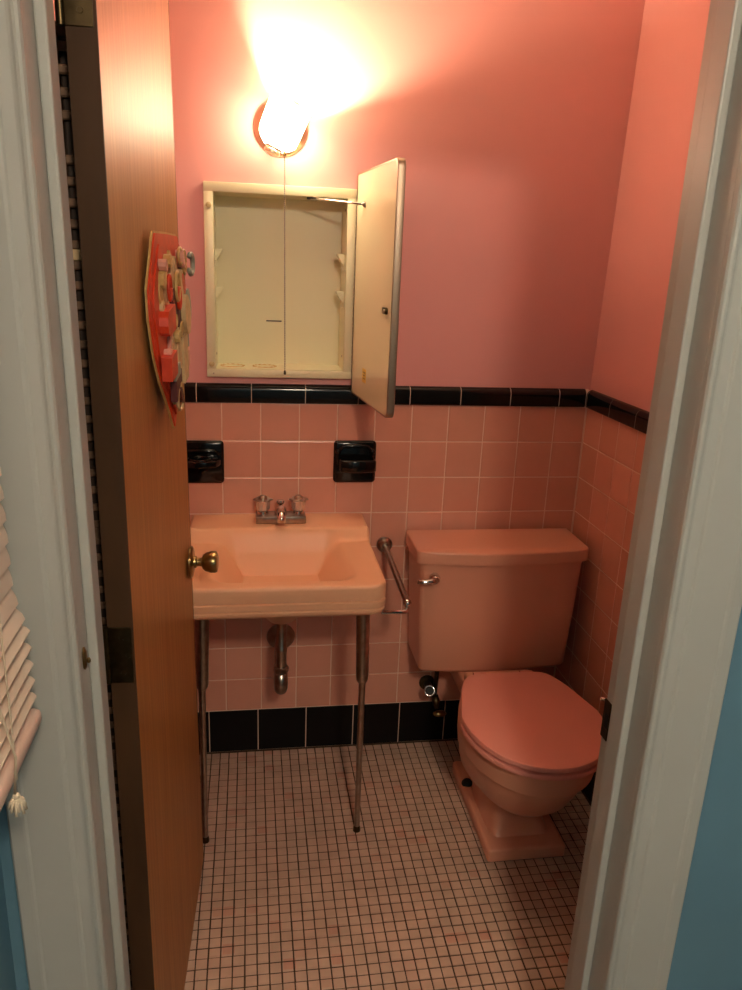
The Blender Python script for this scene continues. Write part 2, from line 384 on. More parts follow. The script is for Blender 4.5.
# ------------------------------------------------------------------ card ornament on the door
orn = thing('paper_ornament', 'pointed red card ornament with gold and cream cutouts hanging on the wooden door', 'ornament', D(.365, .003, 1.235))
def O(s, t, z):                                    # the card stands off the door towards its latch side
    off = .003 + .052 * max(0, (s - .20))
    return D(s, off + t, z)
half = [(0, 1.563), (.095, 1.562), (.103, 1.556), (.163, 1.475), (.160, 1.43), (.135, 1.37), (.10, 1.325), (.06, 1.29), (.03, 1.262), (0, 1.228)]
def card(outline, cs, t0, t1):
    out = [(cs + a, z) for a, z in outline]
    return loft([[O(s, t0, z) for s, z in out], [O(s, t1, z) for s, z in out]])
full = half + [(-a, z) for a, z in half[-2:0:-1]]
def shrink(pl, k, cz=1.42): return [(a * k, cz + (z - cz) * k) for a, z in pl]
cs = .365
obj('gold_backing', card(full, cs, .000, .003), 'gold', orn)
obj('red_panel', card(shrink(full, .975), cs, .003, .006), 'red', orn)
obj('inner_panel', card(shrink(full, .86), cs, .006, .009), 'red', orn)
def oval(cs_, cz, a, bz, n=14, rot=0): return [(cs_ + a * math.cos(t) * math.cos(rot) - bz * math.sin(t) * math.sin(rot), cz + bz * math.sin(t) * math.cos(rot) + a * math.cos(t) * math.sin(rot)) for t in (2 * math.pi * i / n for i in range(n))]
def bit(name, pl, t0, t1, m): obj(name, card(pl, cs, t0, t1), m, orn)
def ringcard(name, c, z, a, bz, wd, t0, m):
    pts = [O(cs + p, t0, q) for p, q in oval(c, z, a, bz, 18)]; obj(name, tube(pts + [pts[0]], wd, 6), m, orn, smooth=0)
def rect(c, z, a, h, sk=0): return [(c - a, z - h - sk), (c + a, z - h + sk), (c + a, z + h + sk), (c - a, z + h - sk)]
for c, z, a, h, t, m in [(-.075, 1.425, .026, .020, .024, 'red'), (-.085, 1.352, .024, .019, .026, 'red'), (.0, 1.445, .022, .030, .016, 'maroon'), (.03, 1.412, .020, .028, .018, 'maroon'), (-.02, 1.31, .026, .022, .020, 'maroon'), (-.03, 1.335, .022, .010, .021, 'greycard'),
                         (-.04, 1.405, .015, .030, .014, 'pinkcard'), (.045, 1.35, .020, .040, .022, 'creamcard'), (.005, 1.37, .018, .035, .018, 'creamcard'), (-.03, 1.375, .012, .02, .016, 'creamcard'), (.085, 1.38, .018, .028, .018, 'greycard'), (.075, 1.345, .014, .016, .021, 'pinkcard')]:
    bit('card_block', rect(c, z, a, h, .004), .009, t, m)
for c, z, a, bz, t, m in [(-.06, 1.475, .016, .030, .014, 'creamcard'), (-.015, 1.492, .014, .032, .015, 'creamcard'), (.02, 1.50, .012, .026, .015, 'creamcard'), (.055, 1.478, .022, .026, .018, 'creamcard'), (.06, 1.425, .026, .036, .026, 'creamcard'), (.10, 1.44, .016, .030, .022, 'greycard'), (-.095, 1.462, .012, .024, .012, 'gold')]:
    bit('card_leaf', oval(c, z, a, bz, rot=.3), .009, t, m)
for k in range(34):
    zz = random.uniform(1.29, 1.53); lim = .105 * min(1, (zz - 1.25) / .14); cc = random.uniform(-lim, lim)
    m_ = random.choice(['creamcard', 'gold', 'maroon', 'red', 'gold', 'pinkcard', 'maroon'])
    bit('card_leaf', oval(cc, zz, random.uniform(.006, .013), random.uniform(.010, .022), 9, rot=random.uniform(-.8, .8)), .009, random.uniform(.012, .024), m_)
for c, z, a, bz, m in [(-.06, 1.475, .010, .020, 'red'), (.01, 1.475, .016, .024, 'gold'), (.045, 1.525, .016, .014, 'gold'), (.08, 1.515, .014, .020, 'gold'), (.02, 1.455, .012, .018, 'red'), (-.01, 1.285, .024, .020, 'creamcard')]:
    ringcard('scroll', c, z, a, bz, .003, .018, m)
sw = [O(cs + .118 + .022 * math.cos(t) * (1 - t * .04), .024, 1.513 + .018 * math.sin(t) * (1 - t * .04)) for t in [-2.6 + .45 * i for i in range(12)]]
obj('curl', tube(sw, .0045, 8), 'greycard', orn, smooth=0)

# ------------------------------------------------------------------ wicker shelf tower behind the door
wt = thing('wicker_shelf', 'dark wicker shelf tower squeezed behind the open wooden door', 'shelf', (-1.30, -.93, 0))
WX0, WX1, WYF, WYB, WH = -1.405, -1.2135, -1.085, -.78, 1.80
for x in (WX0, WX1 - .016):
    for y in (WYF, WYB - .016): obj('post', box(x, x + .016, y, y + .016, 0, WH, .003), 'wickerdark', wt)
for k in range(int(1.74 / .0255)):
    z = .05 + k * .0255
    if 1.65 < z < 1.68: continue
    obj('strand', box(WX0 + .002, WX1 + .001, WYF - .007, WYF - .001, z, z + .011, .002, 1), 'wicker', wt)
obj('rear_panel', box(WX0, WX1 - .002, WYB - .012, WYB - .006, .03, 1.79), 'wicker', wt)
obj('side_panel', box(WX0 + .004, WX0 + .010, WYF + .016, WYB - .016, .03, 1.79), 'wicker', wt)
for z in (.35, .75, 1.13, 1.515, 1.775):
    obj('shelf_board', box(WX0 + .003, WX1 + .002, WYF - .004, WYB + .004, z, z + .016, .002), 'shelfcream' if z == 1.515 else 'wicker', wt)
for y0 in range(12):
    y = WYF + .02 + y0 * .023
    obj('side_cane', box(WX1 - .010, WX1 - .004, y, y + .009, .04, 1.775), 'wicker', wt)

# ------------------------------------------------------------------ pedestal-less sink on chrome legs
SX, SF, SHW, SBT = -.9215, -.464, .2510, .688
sink = thing('bathroom_sink', 'peach porcelain sink on two slim chrome legs', 'sink', (SX, -.23, 0))
def sd_rrect(px, py, hx, hy, r):
    qx, qy = abs(px) - hx + r, abs(py) - hy + r
    return min(max(qx, qy), 0) + math.hypot(max(qx, 0), max(qy, 0)) - r
RC = .032
def hw(y):
    d = max(0, (SF + RC) - y); d = min(d, RC)
    return SHW - (RC - math.sqrt(max(RC * RC - d * d, 0)))
def sink_z(x, y):
    rim = .771 + .034 * sstep(-.158, -.118, y) * 1.0
    side = sstep(.205, .245, abs(x))
    z = rim + (.004 * side if y < -.12 else 0)
    byc = -.275
    hx = .168 + .012 * sstep(-.15, -.42, y)
    d = -sd_rrect(x, y - byc, hx + .012 * 0, .150, .05)
    z -= .118 * sstep(-.008, .11, d) * (1) if d > -.006 else 0
    do = min(hw(y) - abs(x), y - SF)                # lip rounding at the outer edge
    L = .010
    if do < L: z -= L - math.sqrt(max(L * L - (L - do) ** 2, 0))
    return z
b = bmesh.new()
ys = [0 - .0 * i for i in range(1)] + []
NY, NX = 96, 110
ys = [-.0005 + (SF + .0005) * (1 - (1 - t) ** 1.25 if t > .5 else (1 - (1 - t) ** 1.25)) for t in [i / NY for i in range(NY + 1)]]
def sx(t): return math.copysign(1 - (1 - abs(t)) ** 1.2, t)
grid = []
for y in ys:
    h_ = hw(y); grid.append([b.verts.new((SX + h_ * sx(-1 + 2 * i / NX), y, sink_z(h_ * sx(-1 + 2 * i / NX), y))) for i in range(NX + 1)])
for j in range(NY):
    for i in range(NX): b.faces.new((grid[j][i], grid[j][i + 1], grid[j + 1][i + 1], grid[j + 1][i]))
per = [grid[j][NX] for j in range(NY + 1)] + [grid[NY][i] for i in range(NX - 1, -1, -1)] + [grid[j][0] for j in range(NY - 1, -1, -1)] + [grid[0][i] for i in range(1, NX)]
prev = per
cxy = Vector((SX, -.2))
for z, ins in [(.748, 0), (.733, .0), (.7305, .004), (.728, .004), (.7255, 0), (.7115, 0), (.709, .004), (.7065, .004), (.704, .001), (.700, .001), (.694, .004), (SBT, .010), (SBT, .045)]:
    cur = []
    for v in per:
        p = Vector((v.co.x, v.co.y)); q = cxy + (p - cxy) * 1
        sxn = 1 - ins / SHW; dy = ins * (1 if v.co.y < -.2 else 0)
        f_ = max(0, (-.2 - v.co.y) / (-.2 - SF))
        cur.append(b.verts.new((SX + (v.co.x - SX) * sxn, v.co.y + ins * f_, min(z, v.co.z - .0005) if z < v.co.z else v.co.z - .0005)))
    n = len(per)
    for i in range(n): b.faces.new((prev[i], prev[(i + 1) % n], cur[(i + 1) % n], cur[i]))
    prev = cur
b.faces.new(prev)
obj('basin', b, 'porcelain', sink, smooth=50)
obj('bowl_underside', lathe((SX, -.245, SBT + .001), -Z, [(0, .125), (.02, .120), (.05, .095), (.075, .065), (.095, .045), (.105, .036), (.106, .001)], 32), 'porcelain', sink, smooth=50)
obj('drain', lathe((SX, -.275, .6515), Z, [(0, .026), (.0015, .026), (.002, .018), (.001, .014), (.0008, .0005)], 24), 'chrome', sink, smooth=40)
obj('overflow_slot', box(SX - .012, SX + .012, -.4015, -.396, .728, .734), 'dark', sink)
for lx in (-1.128, -.7165):
    lean = .002 if lx > -.9 else -.002
    lg = obj('leg', tube([(lx - lean * 2, -.402, SBT + .004), (lx - lean * 2, -.402, .665), (lx, -.401, .49), (lx, -.401, .478), (lx + lean * .3, -.401, .472), (lx + lean * .3, -.401, .468), (lx + lean, -.400, .02), (lx + lean, -.400, .012), (lx + lean, -.400, 0)],
        [.0185, .0180, .0165, .0155, .0125, .0088, .0080, .0088, .0080], 20), 'worn', sink, smooth=40)
    obj('foot', lathe((lx + lean, -.400, 0), Z, [(0, .0105), (.006, .0105), (.016, .0088), (.018, .008)], 16), 'bronze', lg, smooth=40)
# drain trap
trap = thing('drain_trap', 'brass and chrome drain trap under the sink', 'pipe', (SX, -.245, .36))
TX, TY = SX, -.245
obj('tailpiece', lathe((TX, TY, .5815), -Z, [(0, .0165), (.012, .0165), (.0125, .0145), (.085, .0145), (.087, .016), (.095, .016), (.097, .0145), (.152, .0145)], 20), 'worn', trap, smooth=40)
obj('slip_nut', lathe((TX, TY, .440), -Z, [(0, .0175), (.003, .0205), (.016, .0215), (.020, .0185), (.022, .017)], 8), 'worn', trap)
pts = [(TX, TY, .424), (TX, TY, .388)] + arc((TX, TY + .032, .388), -Y, -Z, .032, 0, math.pi / 2 + .9, 12)
pts += [(TX, TY + .10, .392), (TX, TY + .135, .402), (TX + .004, -.06, .405), (TX + .008, .0, .405)]
obj('bend', tube(pts, [.0175, .0185] + [.019] * (len(pts) - 6) + [.0175, .0165, .0165, .0165], 18), 'worn', trap, smooth=0)
obj('wall_flange', lathe((TX + .008, .0, .405), -Y, [(0, .044), (.003, .043), (.010, .030), (.014, .022), (.016, .018)], 28), 'worn', trap, smooth=40)
# faucet
fz = .8052; FX = -.9185
fc = thing('faucet', 'chrome two-handle faucet on the back ledge of the sink', 'faucet', (FX, -.062, fz))
obj('deck_plate', box(FX - .071, FX + .071, -.094, -.036, fz, fz + .022, .003, 2), 'worn', fc, smooth=40)
sp_ = [(FX, -.060, fz + .018), (FX, -.072, fz + .032), (FX, -.092, fz + .040), (FX, -.115, fz + .038), (FX, -.132, fz + .030), (FX, -.138, fz + .018)]
obj('spout', tube(sp_, [.017, .018, .016, .0135, .0125, .0115], 16), 'chrome', fc, smooth=0)
obj('lift_knob', lathe((FX, -.050, fz + .020), Z, [(0, .004), (.022, .004), (.026, .006), (.030, .0115), (.034, .0125), (.038, .010), (.0385, .0005)], 18), 'chrome', fc, smooth=40)
for s in (-1, 1):
    hx = FX + s * .0505
    h = obj('handle', lathe((hx, -.062, fz + .020), Z, [(0, .0165), (.010, .0155), (.012, .011), (.016, .011)], 20), 'chrome', fc, smooth=40)
    bm_ = bmesh.new(); rings = []
    for t, r, am in [(.013, .0150, .10), (.018, .0175, .14), (.040, .0185, .12), (.043, .0185, .10)]:
        rings.append([Vector((hx + r * (1 + am * math.cos(6 * a)) * math.cos(a), -.062 + r * (1 + am * math.cos(6 * a)) * math.sin(a), fz + .020 + t)) for a in (2 * math.pi * i / 48 for i in range(48))])
    obj('grip', loft(rings), 'clear', h, smooth=40)
    rings = []
    for t, r, am in [(.041, .0205, .10), (.0435, .0255, .14), (.0465, .0235, .10), (.0475, .0135, .0), (.0520, .0115, 0), (.0555, .0075, 0), (.0565, .0005, 0)]:
        rings.append([Vector((hx + r * (1 + am * math.cos(6 * a)) * math.cos(a), -.062 + r * (1 + am * math.cos(6 * a)) * math.sin(a), fz + .020 + t)) for a in (2 * math.pi * i / 48 for i in range(48))])
    obj('cap', loft(rings), 'worn', h, smooth=28)
# towel bar between sink and toilet
tb = thing('towel_bar', 'tarnished chrome towel bar reaching from the tiled wall past the sink', 'towel bar', (-.601, 0, .66))
obj('wall_post', lathe((-.601, 0, .705), -Y, [(0, .024), (.006, .024), (.010, .018), (.016, .0135), (.030, .0135)], 20), 'worn', tb, smooth=40)
obj('bar', tube([(-.601, -.012, .7045), (-.601, -.20, .693), (-.601, -.372, .682)], .0085, 14), 'worn', tb, smooth=40)
obj('end_cap', ball((-.601, -.376, .6815), .0115), 'chrome', tb, smooth=0)
obj('sink_bracket', tube([(-.601, -.374, .676), (-.601, -.378, .668), (-.606, -.385, .662), (-.622, -.388, .662), (-.668, -.388, .6625), (-.6685, -.388, .689)], .0058, 10), 'chrome', tb, smooth=0)

# ------------------------------------------------------------------ toilet
TC = -.283
toi = thing('toilet', 'pink toilet with closed seat lid and square pedestal foot', 'toilet', (TC, -.40, 0))
def oval_ring(z, hwid, yf, yb, cw, n=72, cx=TC, yc=None, nb=4.0, nf=2.1):
    """teardrop outline: round front reaching yf, flattened back at yb, widest hwid at yc"""
    yc = yc if yc is not None else yf + (yb - yf) * .52; out = []
    for i in range(n):
        t = 2 * math.pi * i / n; c_, s_ = math.cos(t), math.sin(t)
        if s_ < 0: x = hwid * math.copysign(abs(c_) ** (2 / nf), c_); y = yc + (yc - yf) * -abs(s_) ** (2 / nf)
        else:
            e = 2 / nb; x = hwid * math.copysign(abs(c_) ** e, c_); y = yc + (yb - yc) * abs(s_) ** e
            k = (y - yc) / (yb - yc); x *= 1 - (1 - cw) * k ** 1.3
        out.append(Vector((cx + x, y, z)))
    return out
bowl = [oval_ring(.036, .066, -.478, -.18, .9, nb=8, nf=6), oval_ring(.07, .060, -.474, -.18, .9, nb=7, nf=5), oval_ring(.105, .060, -.476, -.18, .9, nb=6, nf=4),
        oval_ring(.125, .068, -.500, -.18, .8, nb=4, nf=2.8), oval_ring(.145, .090, -.545, -.18, .7, nf=2.3), oval_ring(.170, .119, -.598, -.18, .6), oval_ring(.215, .148, -.645, -.19, .55),
        oval_ring(.270, .164, -.675, -.21, .55), oval_ring(.305, .167, -.688, -.22, .55), oval_ring(.313, .176, -.706, -.22, .55), oval_ring(.350, .179, -.712, -.23, .55), oval_ring(.374, .180, -.714, -.23, .55), oval_ring(.381, .174, -.708, -.235, .55)]
obj('bowl', loft(bowl), 'china', toi, smooth=45)
bb_ = box(TC - .100, TC + .118, -.563, -.17, 0, .042, .009, 3); ft = obj('pedestal_foot', bb_, 'china', toi, smooth=40)
obj('pedestal_flare', loft([oval_ring(.038, .088, -.520, -.18, .6, nb=9, nf=9, cx=TC + .006), oval_ring(.060, .078, -.502, -.18, .6, nb=8, nf=8, cx=TC + .005), oval_ring(.10, .067, -.486, -.18, 1, nb=7, nf=6), oval_ring(.14, .058, -.472, -.18, 1, nb=6, nf=4)]), 'china', toi, smooth=45)
obj('rear_deck', box(TC - .105, TC + .105, -.335, -.05, .30, .3613, .010, 3), 'china', toi, smooth=40)
obj('hinge_ledge', box(TC - .100, TC + .104, -.340, -.213, .33, .3812, .010, 3), 'china', toi, smooth=40)
obj('trapway', tube([(TC, -.42, .20), (TC, -.30, .24), (TC, -.22, .27), (TC, -.15, .25), (TC, -.16, .15), (TC, -.22, .05)], [.07, .075, .08, .075, .07, .045], 20), 'china', toi, smooth=0)
for s in (-1, 1): obj('bolt_cap', lathe((TC + (-.083 if s < 0 else .098), -.285, .040), Z, [(0, .017), (.006, .0165), (.012, .012), (.014, .0005)], 18), 'dark', toi, smooth=40, label='dark floor bolt cap')
SY, SYF = -.285, -.737
def slab_rings(z0, z1, hw_, yf, yb, cw, r):
    return [oval_ring(z, hw_ - e, yf + e, yb - e, cw, nb=9) for z, e in ((z0, r), (z0 + r * .6, 0), (z1 - r, 0), (z1 - r * .35, r * .35), (z1, r * 1.3))]
seat = obj('seat', loft(slab_rings(.3815, .397, .189, -.737, -.293, .66, .006)), 'seat', toi, smooth=40)
lid = obj('seat_lid', loft(slab_rings(.3995, .4175, .187, -.735, -.290, .66, .007)), 'seat', toi, smooth=40)
for s in (-1, 1): obj('hinge_knuckle', lathe((TC + s * .070 - .018, -.272, .397), X, [(0, .010), (.036, .010)], 14), 'seat', seat, smooth=40)
# tank
def tank_ring(z, hx, yf, bulge, yb=-.022, r=.02, n=9):
    out = []
    pts = [(-hx, yb), (hx, yb)]
    out += [Vector((TC - hx, yb, z)), Vector((TC + hx, yb, z))]
    k = 14
    cr = arc((TC + hx - r, yf + r, z), X, -Y, r, 0, 1.25, 5); out += cr
    x1 = cr[-1].x - TC
    for i in range(1, k): 
        x = x1 - 2 * x1 * i / k; out.append(Vector((TC + x, yf - bulge * (1 - (x / x1) ** 2), z)))
    out += [Vector((2 * TC - p.x, p.y, z)) for p in cr[::-1]]
    return out
obj('tank', loft([tank_ring(.362, .215, -.168, .016), tank_ring(.366, .2245, -.178, .017), tank_ring(.376, .229, -.183, .018), tank_ring(.55, .238, -.188, .020), tank_ring(.700, .2445, -.191, .021), tank_ring(.712, .2465, -.193, .022), tank_ring(.716, .2465, -.193, .022)]), 'china', toi, smooth=45)
obj('tank_lid', loft([tank_ring(.7155, .249, -.196, .023), tank_ring(.719, .2565, -.203, .025), tank_ring(.750, .2565, -.203, .026), tank_ring(.754, .2555, -.202, .026), tank_ring(.7565, .252, -.198, .026)]), 'china', toi, smooth=45)
lv = obj('flush_lever', tube([(-.487, -.218, .6745), (-.502, -.2235, .674), (-.522, -.2225, .6720), (-.540, -.2175, .6735)], [.011, .0085, .0072, .008], 12), 'chrome', toi, smooth=0)
obj('lever_boss', lathe((-.487, -.1965, .6745), -Y, [(0, .0155), (.010, .0155), (.016, .013), (.022, .011), (.0255, .007), (.026, .0005)], 20), 'chrome', lv, smooth=40)
# supply valve
va = thing('supply_valve', 'tarnished shutoff valve and riser below the toilet tank', 'valve', (-.43, -.05, .15))
obj('stub_pipe', lathe((-.4385, .0, .222), -Y, [(0, .026), (.004, .026), (.008, .012), (.055, .0125), (.066, .014)], 18), 'bronze', va, smooth=40)
bmv = tube([(-.4385, -.052, .222), (-.4475, -.085, .239), (-.4560, -.112, .2575)], [.014, .0155, .0165], 16)
ve = obj('open_fitting', bmv, 'bronze', va, smooth=40)
obj('fitting_ring', tube([Vector((-.4562, -.1127, .2580)) + (frame((-.0065, -.027, .016))[0] * math.cos(t) + frame((-.0065, -.027, .016))[1] * math.sin(t)) * .0150 for t in [2 * math.pi * i / 20 for i in range(21)]], .0028, 8), 'chrome', ve, smooth=0)
obj('fitting_mouth', lathe((-.4561, -.1123, .2577), (-.0065, -.027, .016), [(0, .012), (.0008, .012)], 16), 'dark', ve)
obj('riser', tube([(-.424, -.055, .200), (-.424, -.06, .26), (-.426, -.075, .32), (-.43, -.088, .3615)], .0075, 12), 'bronze', va, smooth=0)
obj('valve_body', tube([(-.424, -.055, .205), (-.418, -.062, .182), (-.413, -.070, .166)], [.012, .013, .009], 14), 'bronze', va, smooth=0)
hd_ = obj('valve_handle', ball((-.409, -.078, .152), .0225, 18, 10, sc=(1, .55, .45)), 'brass', va, smooth=0)
obj('stem_nut', lathe((-.4155, -.066, .176), (.25, -.5, -.8), [(0, .0085), (.006, .0085)], 6), 'chrome', va)

# ------------------------------------------------------------------ black ceramic wall fixtures
def wall_plate(x0, x1, z0, z1, d=.016):
    return box(x0, x1, -d, .0, z0, z1, .010, 4)
sd = thing('soap_dish', 'black ceramic soap holder on the tile beside the open mirror door', 'soap dish', (-.70, 0, .905))
obj('plate', wall_plate(-.764, -.640, .905, 1.030), 'black', sd, smooth=40)
obj('recess_rim', tube([(-.752, -.017, .962), (-.752, -.020, 1.000), (-.738, -.021, 1.015), (-.702, -.021, 1.017), (-.666, -.021, 1.015), (-.652, -.020, 1.000), (-.652, -.017, .962)], .006, 10), 'black', sd, smooth=0)
obj('tray', loft([[Vector((x, y, z)) for x, y in [(-.748 + e, -.010), (-.650 - e, -.010), (-.646 - e, -.060 + e), (-.652 - e, -.066 + e), (-.702, -.069 + e), (-.744 + e, -.066 + e), (-.750 + e, -.060 + e)]] for z, e in [(.945, .010), (.949, .002), (.952, 0), (.980, 0), (.983, .002), (.984, .006), (.974, .009), (.972, .014)]]), 'black', sd, smooth=50)
for x in (-.752, -.652): obj('stud', ball((x, -.021, 1.000), .0085, 12, 8), 'black', sd, smooth=0)
th = thing('tumbler_holder', 'black ceramic tumbler and toothbrush holder on the tile beside the door knob', 'toothbrush holder', (-1.14, 0, .904))
obj('plate', wall_plate(-1.203, -1.078, .904, 1.028), 'black', th, smooth=40)
out = [(-1.190, -.012), (-1.091, -.012), (-1.086, -.05), (-1.097, -.078), (-1.125, -.090), (-1.156, -.090), (-1.184, -.078), (-1.195, -.05)]
def holder():
    b = loft([[Vector((x, y, z)) for x, y in out] for z in (.966, .984)])
    bmesh.ops.recalc_face_normals(b, faces=b.faces); bmesh.ops.bevel(b, geom=b.edges[:], offset=.004, segments=2, profile=.5, affect='EDGES'); return b
obj('shelf', holder(), 'black', th, smooth=40)
ring = [Vector((-1.1405 + .026 * math.cos(t), -.052 + .026 * math.sin(t), .985)) for t in [2 * math.pi * i / 28 for i in range(29)]]
obj('cup_ring', tube(ring, .0035, 8), 'black', th, smooth=0)
for x in (-1.180, -1.101): obj('brush_slot', lathe((x, -.040, .9842), Z, [(0, .007), (.0006, .007)], 16), 'dark', th)
obj('rear_ridge', tube([(-1.190, -.016, .990), (-1.175, -.020, 1.000), (-1.105, -.020, 1.000), (-1.090, -.016, .990)], .006, 10), 'black', th, smooth=0)

# ------------------------------------------------------------------ medicine cabinet
mc = thing('medicine_cabinet', 'cream metal medicine cabinet set in the wall with its mirror door open', 'cabinet', ((CX0 + CX1) / 2, 0, CZ0))
FW, FY = .025, -.012
IX0, IX1, IZ0, IZ1, IB = CX0 + FW, CX1 - FW, CZ0 + .022, CZ1 - FW, .118
b = box(CX0, CX1, FY, PY - .0005, IZ1, CZ1, .0025); fr = obj('flange_top', b, 'cabinet', mc, smooth=40)
obj('flange_bottom', box(CX0, CX1, FY, PY - .0005, CZ0, IZ0, .0025), 'cabinet', mc, smooth=40)
obj('flange_side', box(CX0 + .0002, IX0, FY + .0004, PY - .0005, IZ0 - .002, IZ1 + .002, .0018), 'cabinet', mc, smooth=40)
obj('flange_side', box(IX1, CX1 - .0002, FY + .0004, PY - .0005, IZ0 - .002, IZ1 + .002, .0018), 'cabinet', mc, smooth=40)
obj('back_panel', box(IX0 - .004, IX1 + .004, IB, IB + .003, IZ0 - .004, IZ1 + .004), 'cabinet', mc)
obj('side_panel', box(IX0 - .004, IX0, FY + .006, IB, IZ0 - .004, IZ1 + .004), 'cabinet', mc)
obj('side_panel', box(IX1, IX1 + .004, FY + .006, IB, IZ0 - .004, IZ1 + .004), 'cabinet', mc)
obj('top_panel', box(IX0, IX1, FY + .006, IB, IZ1, IZ1 + .004), 'cabinet', mc)
bp = obj('bottom_panel', box(IX0, IX1, FY + .006, IB, IZ0 - .004, IZ0), 'cabinet', mc)
for x in (-1.052, -.962):
    pts = [Vector((x + .032 * math.cos(t), .062 + .028 * math.sin(t), IZ0 + .0002)) for t in [2 * math.pi * i / 28 for i in range(29)]]
    obj('rust_ring', tube(pts, [.0022 + .0012 * math.sin(3 * i) for i in range(29)], 6), 'rust', bp, smooth=0)
for sgn, x in ((1, IX0), (-1, IX1)):
    for z in (1.546, 1.447):
        k = obj('shelf_bracket', prism([(0, 0), (.020, 0), (.020, -.004), (.004, -.030), (0, -.030)], X * sgn, Z, Y, .028, .062, (x, 0, z), bev=.001), 'cabinet', mc)
        obj('bracket_rib', box(min(x, x + sgn * .006), max(x, x + sgn * .006), .040, .050, z - .044, z - .028), 'cabinet', k)
for sgn, x in ((1, IX0), (-1, IX1)):
    for q in range(16): obj('shelf_slot', box(x - .0004, x + .0004, .020, .0235, 1.26 + q * .026, 1.268 + q * .026), 'dark', mc) if False else None
    for z, y in ((1.268, .030), (1.66, .030)): obj('screw', lathe((x, y, z), X * sgn, [(0, .0035), (.0015, .003), (.0016, .0003)], 10), 'worn', mc)
obj('razor_slot', box(-.956, -.912, IB - .0006, IB, 1.3525, 1.3560), 'ink', mc, label='dark razor blade slot')
for z in (1.654, 1.244): obj('bumper', lathe((CX0 + .0135, FY + .0004, z), -Y, [(0, .0075), (.003, .0075), (.0045, .005), (.0046, .0004)], 16), 'bumper', mc, smooth=40)
obj('flange_screw', lathe((CX0 + .018, FY, CZ0 + .010), -Y, [(0, .002), (.0006, .002)], 8), 'worn', mc)
# open door: hinge line at the right flange
DHG = Vector((-.7135, -.020, 0)); DFR = Vector((-.6745, -.390, 0)); cdv = (DFR - DHG); CDW = cdv.length; cdv.normalize(); cdn = Vector((cdv.y, -cdv.x, 0))   # cdn faces left: the cream inside
def E_(s, t, z): return DHG + cdv * s + cdn * t + Z * z
DZ0, DZ1 = 1.174, 1.747
def rounded(s0, s1, z0, z1, r, n=5):
    pts = []
    for cs_, cz, a0 in ((s1 - r, z1 - r, 0), (s0 + r * .3, z1 - r * .3, 1), (s0 + r * .3, z0 + r * .3, 2), (s1 - r, z0 + r, 3)):
        rr = r if cs_ == s1 - r else r * .3
        for i in range(n + 1):
            a = (a0 + i / n) * math.pi / 2; pts.append((cs_ + rr * math.cos(a), cz + rr * math.sin(a)))
    return pts
ro = rounded(0, CDW, DZ0, DZ1, .016)
mdoor = obj('mirror_door', loft([[E_(s, -.006, z) for s, z in ro], [E_(s, .006, z) for s, z in ro]]), 'cabdoor', mc, label='cream inner face of the open mirror door')
obj('edge_trim', loft([[E_(s, t, z) for s, z in rounded(-e, CDW + e, DZ0 - e, DZ1 + e, .017)] for t, e in ((-.011, -.004), (-.012, .001), (-.010, .0035), (.004, .0035), (.0068, .002), (.0068, -.002))], cap=False), 'steel', mdoor, smooth=40)
ri = rounded(.003, CDW - .003, DZ0 + .003, DZ1 - .003, .014)
obj('mirror', loft([[E_(s, -.0095, z) for s, z in ri], [E_(s, -.0062, z) for s, z in ri]]), 'mirror', mdoor)
ct = obj('catch', box(CDW - .062, CDW - .030, .006, .013, 1.412, 1.428, .003, T=E_), 'bronze', mdoor, smooth=40)
obj('catch_roller', lathe(E_(CDW - .034, .013, 1.420), cdn, [(0, .004), (.004, .004)], 10), 'worn', ct)
st = obj('sticker', box(.120, .158, .006, .0065, 1.222, 1.258, T=E_), 'yellow', mdoor, label='small yellow sticker')
for q in range(3): obj('print_line', box(.126, .152 - .006 * (q % 2), .0065, .0068, 1.231 + q * .008, 1.234 + q * .008, T=E_), 'ygold', st)
hg = obj('piano_hinge', lathe((-.7165, -.0165, 1.225), Z, [(0, .0042), (.475, .0042)], 10), 'steel', mc, smooth=40)
for q in range(18): obj('hinge_knuckle', lathe((-.7165, -.0165, 1.228 + q * .0262), Z, [(0, .0052), (.0225, .0052)], 10), 'worn', hg, smooth=40)
arm = obj('stay_arm', tube([(-.842, -.006, 1.683), (-.80, -.035, 1.679), (-.745, -.085, 1.672), (-.7095, -.108, 1.668)], [.0035, .0028, .0028, .0035], 8), 'chrome', mc, smooth=0)
obj('stay_pivot', ball(E_(.088, .0075, 1.668), .0075, 10, 6), 'worn', arm, smooth=0)
obj('stay_catch', box(-.852, -.836, -.008, .004, 1.680, 1.6875, .002), 'dark', arm)

# ------------------------------------------------------------------ wall lamp with pull chain
lp = thing('wall_lamp', 'lit square glass wall lamp on a round brass canopy above the cabinet', 'lamp', (-.920, PY, 1.78))
obj('canopy', lathe((-.9205, PY, 1.850), -Y, [(0, .0690), (.006, .0695), (.010, .066), (.016, .054), (.024, .046), (.028, .030), (.030, .0005)], 40), 'canopy', lp, smooth=30)
ax = Vector((.40, 0, .917)).normalized(); ay = Y.copy(); axx = ax.cross(ay).normalized()
mouth = Vector((-.8995, -.066, 1.8885)); LEN = .104
def sq(c, h, r, n=5):
    pts = []
    for sx_, sy_, a0 in ((1, 1, 0), (-1, 1, 1), (-1, -1, 2), (1, -1, 3)):
        for i in range(n + 1):
            a = (a0 + i / n) * math.pi / 2; pts.append(c + axx * (sx_ * (h - r) + r * math.cos(a)) + ay * (sy_ * (h - r) + r * math.sin(a)))
    return pts
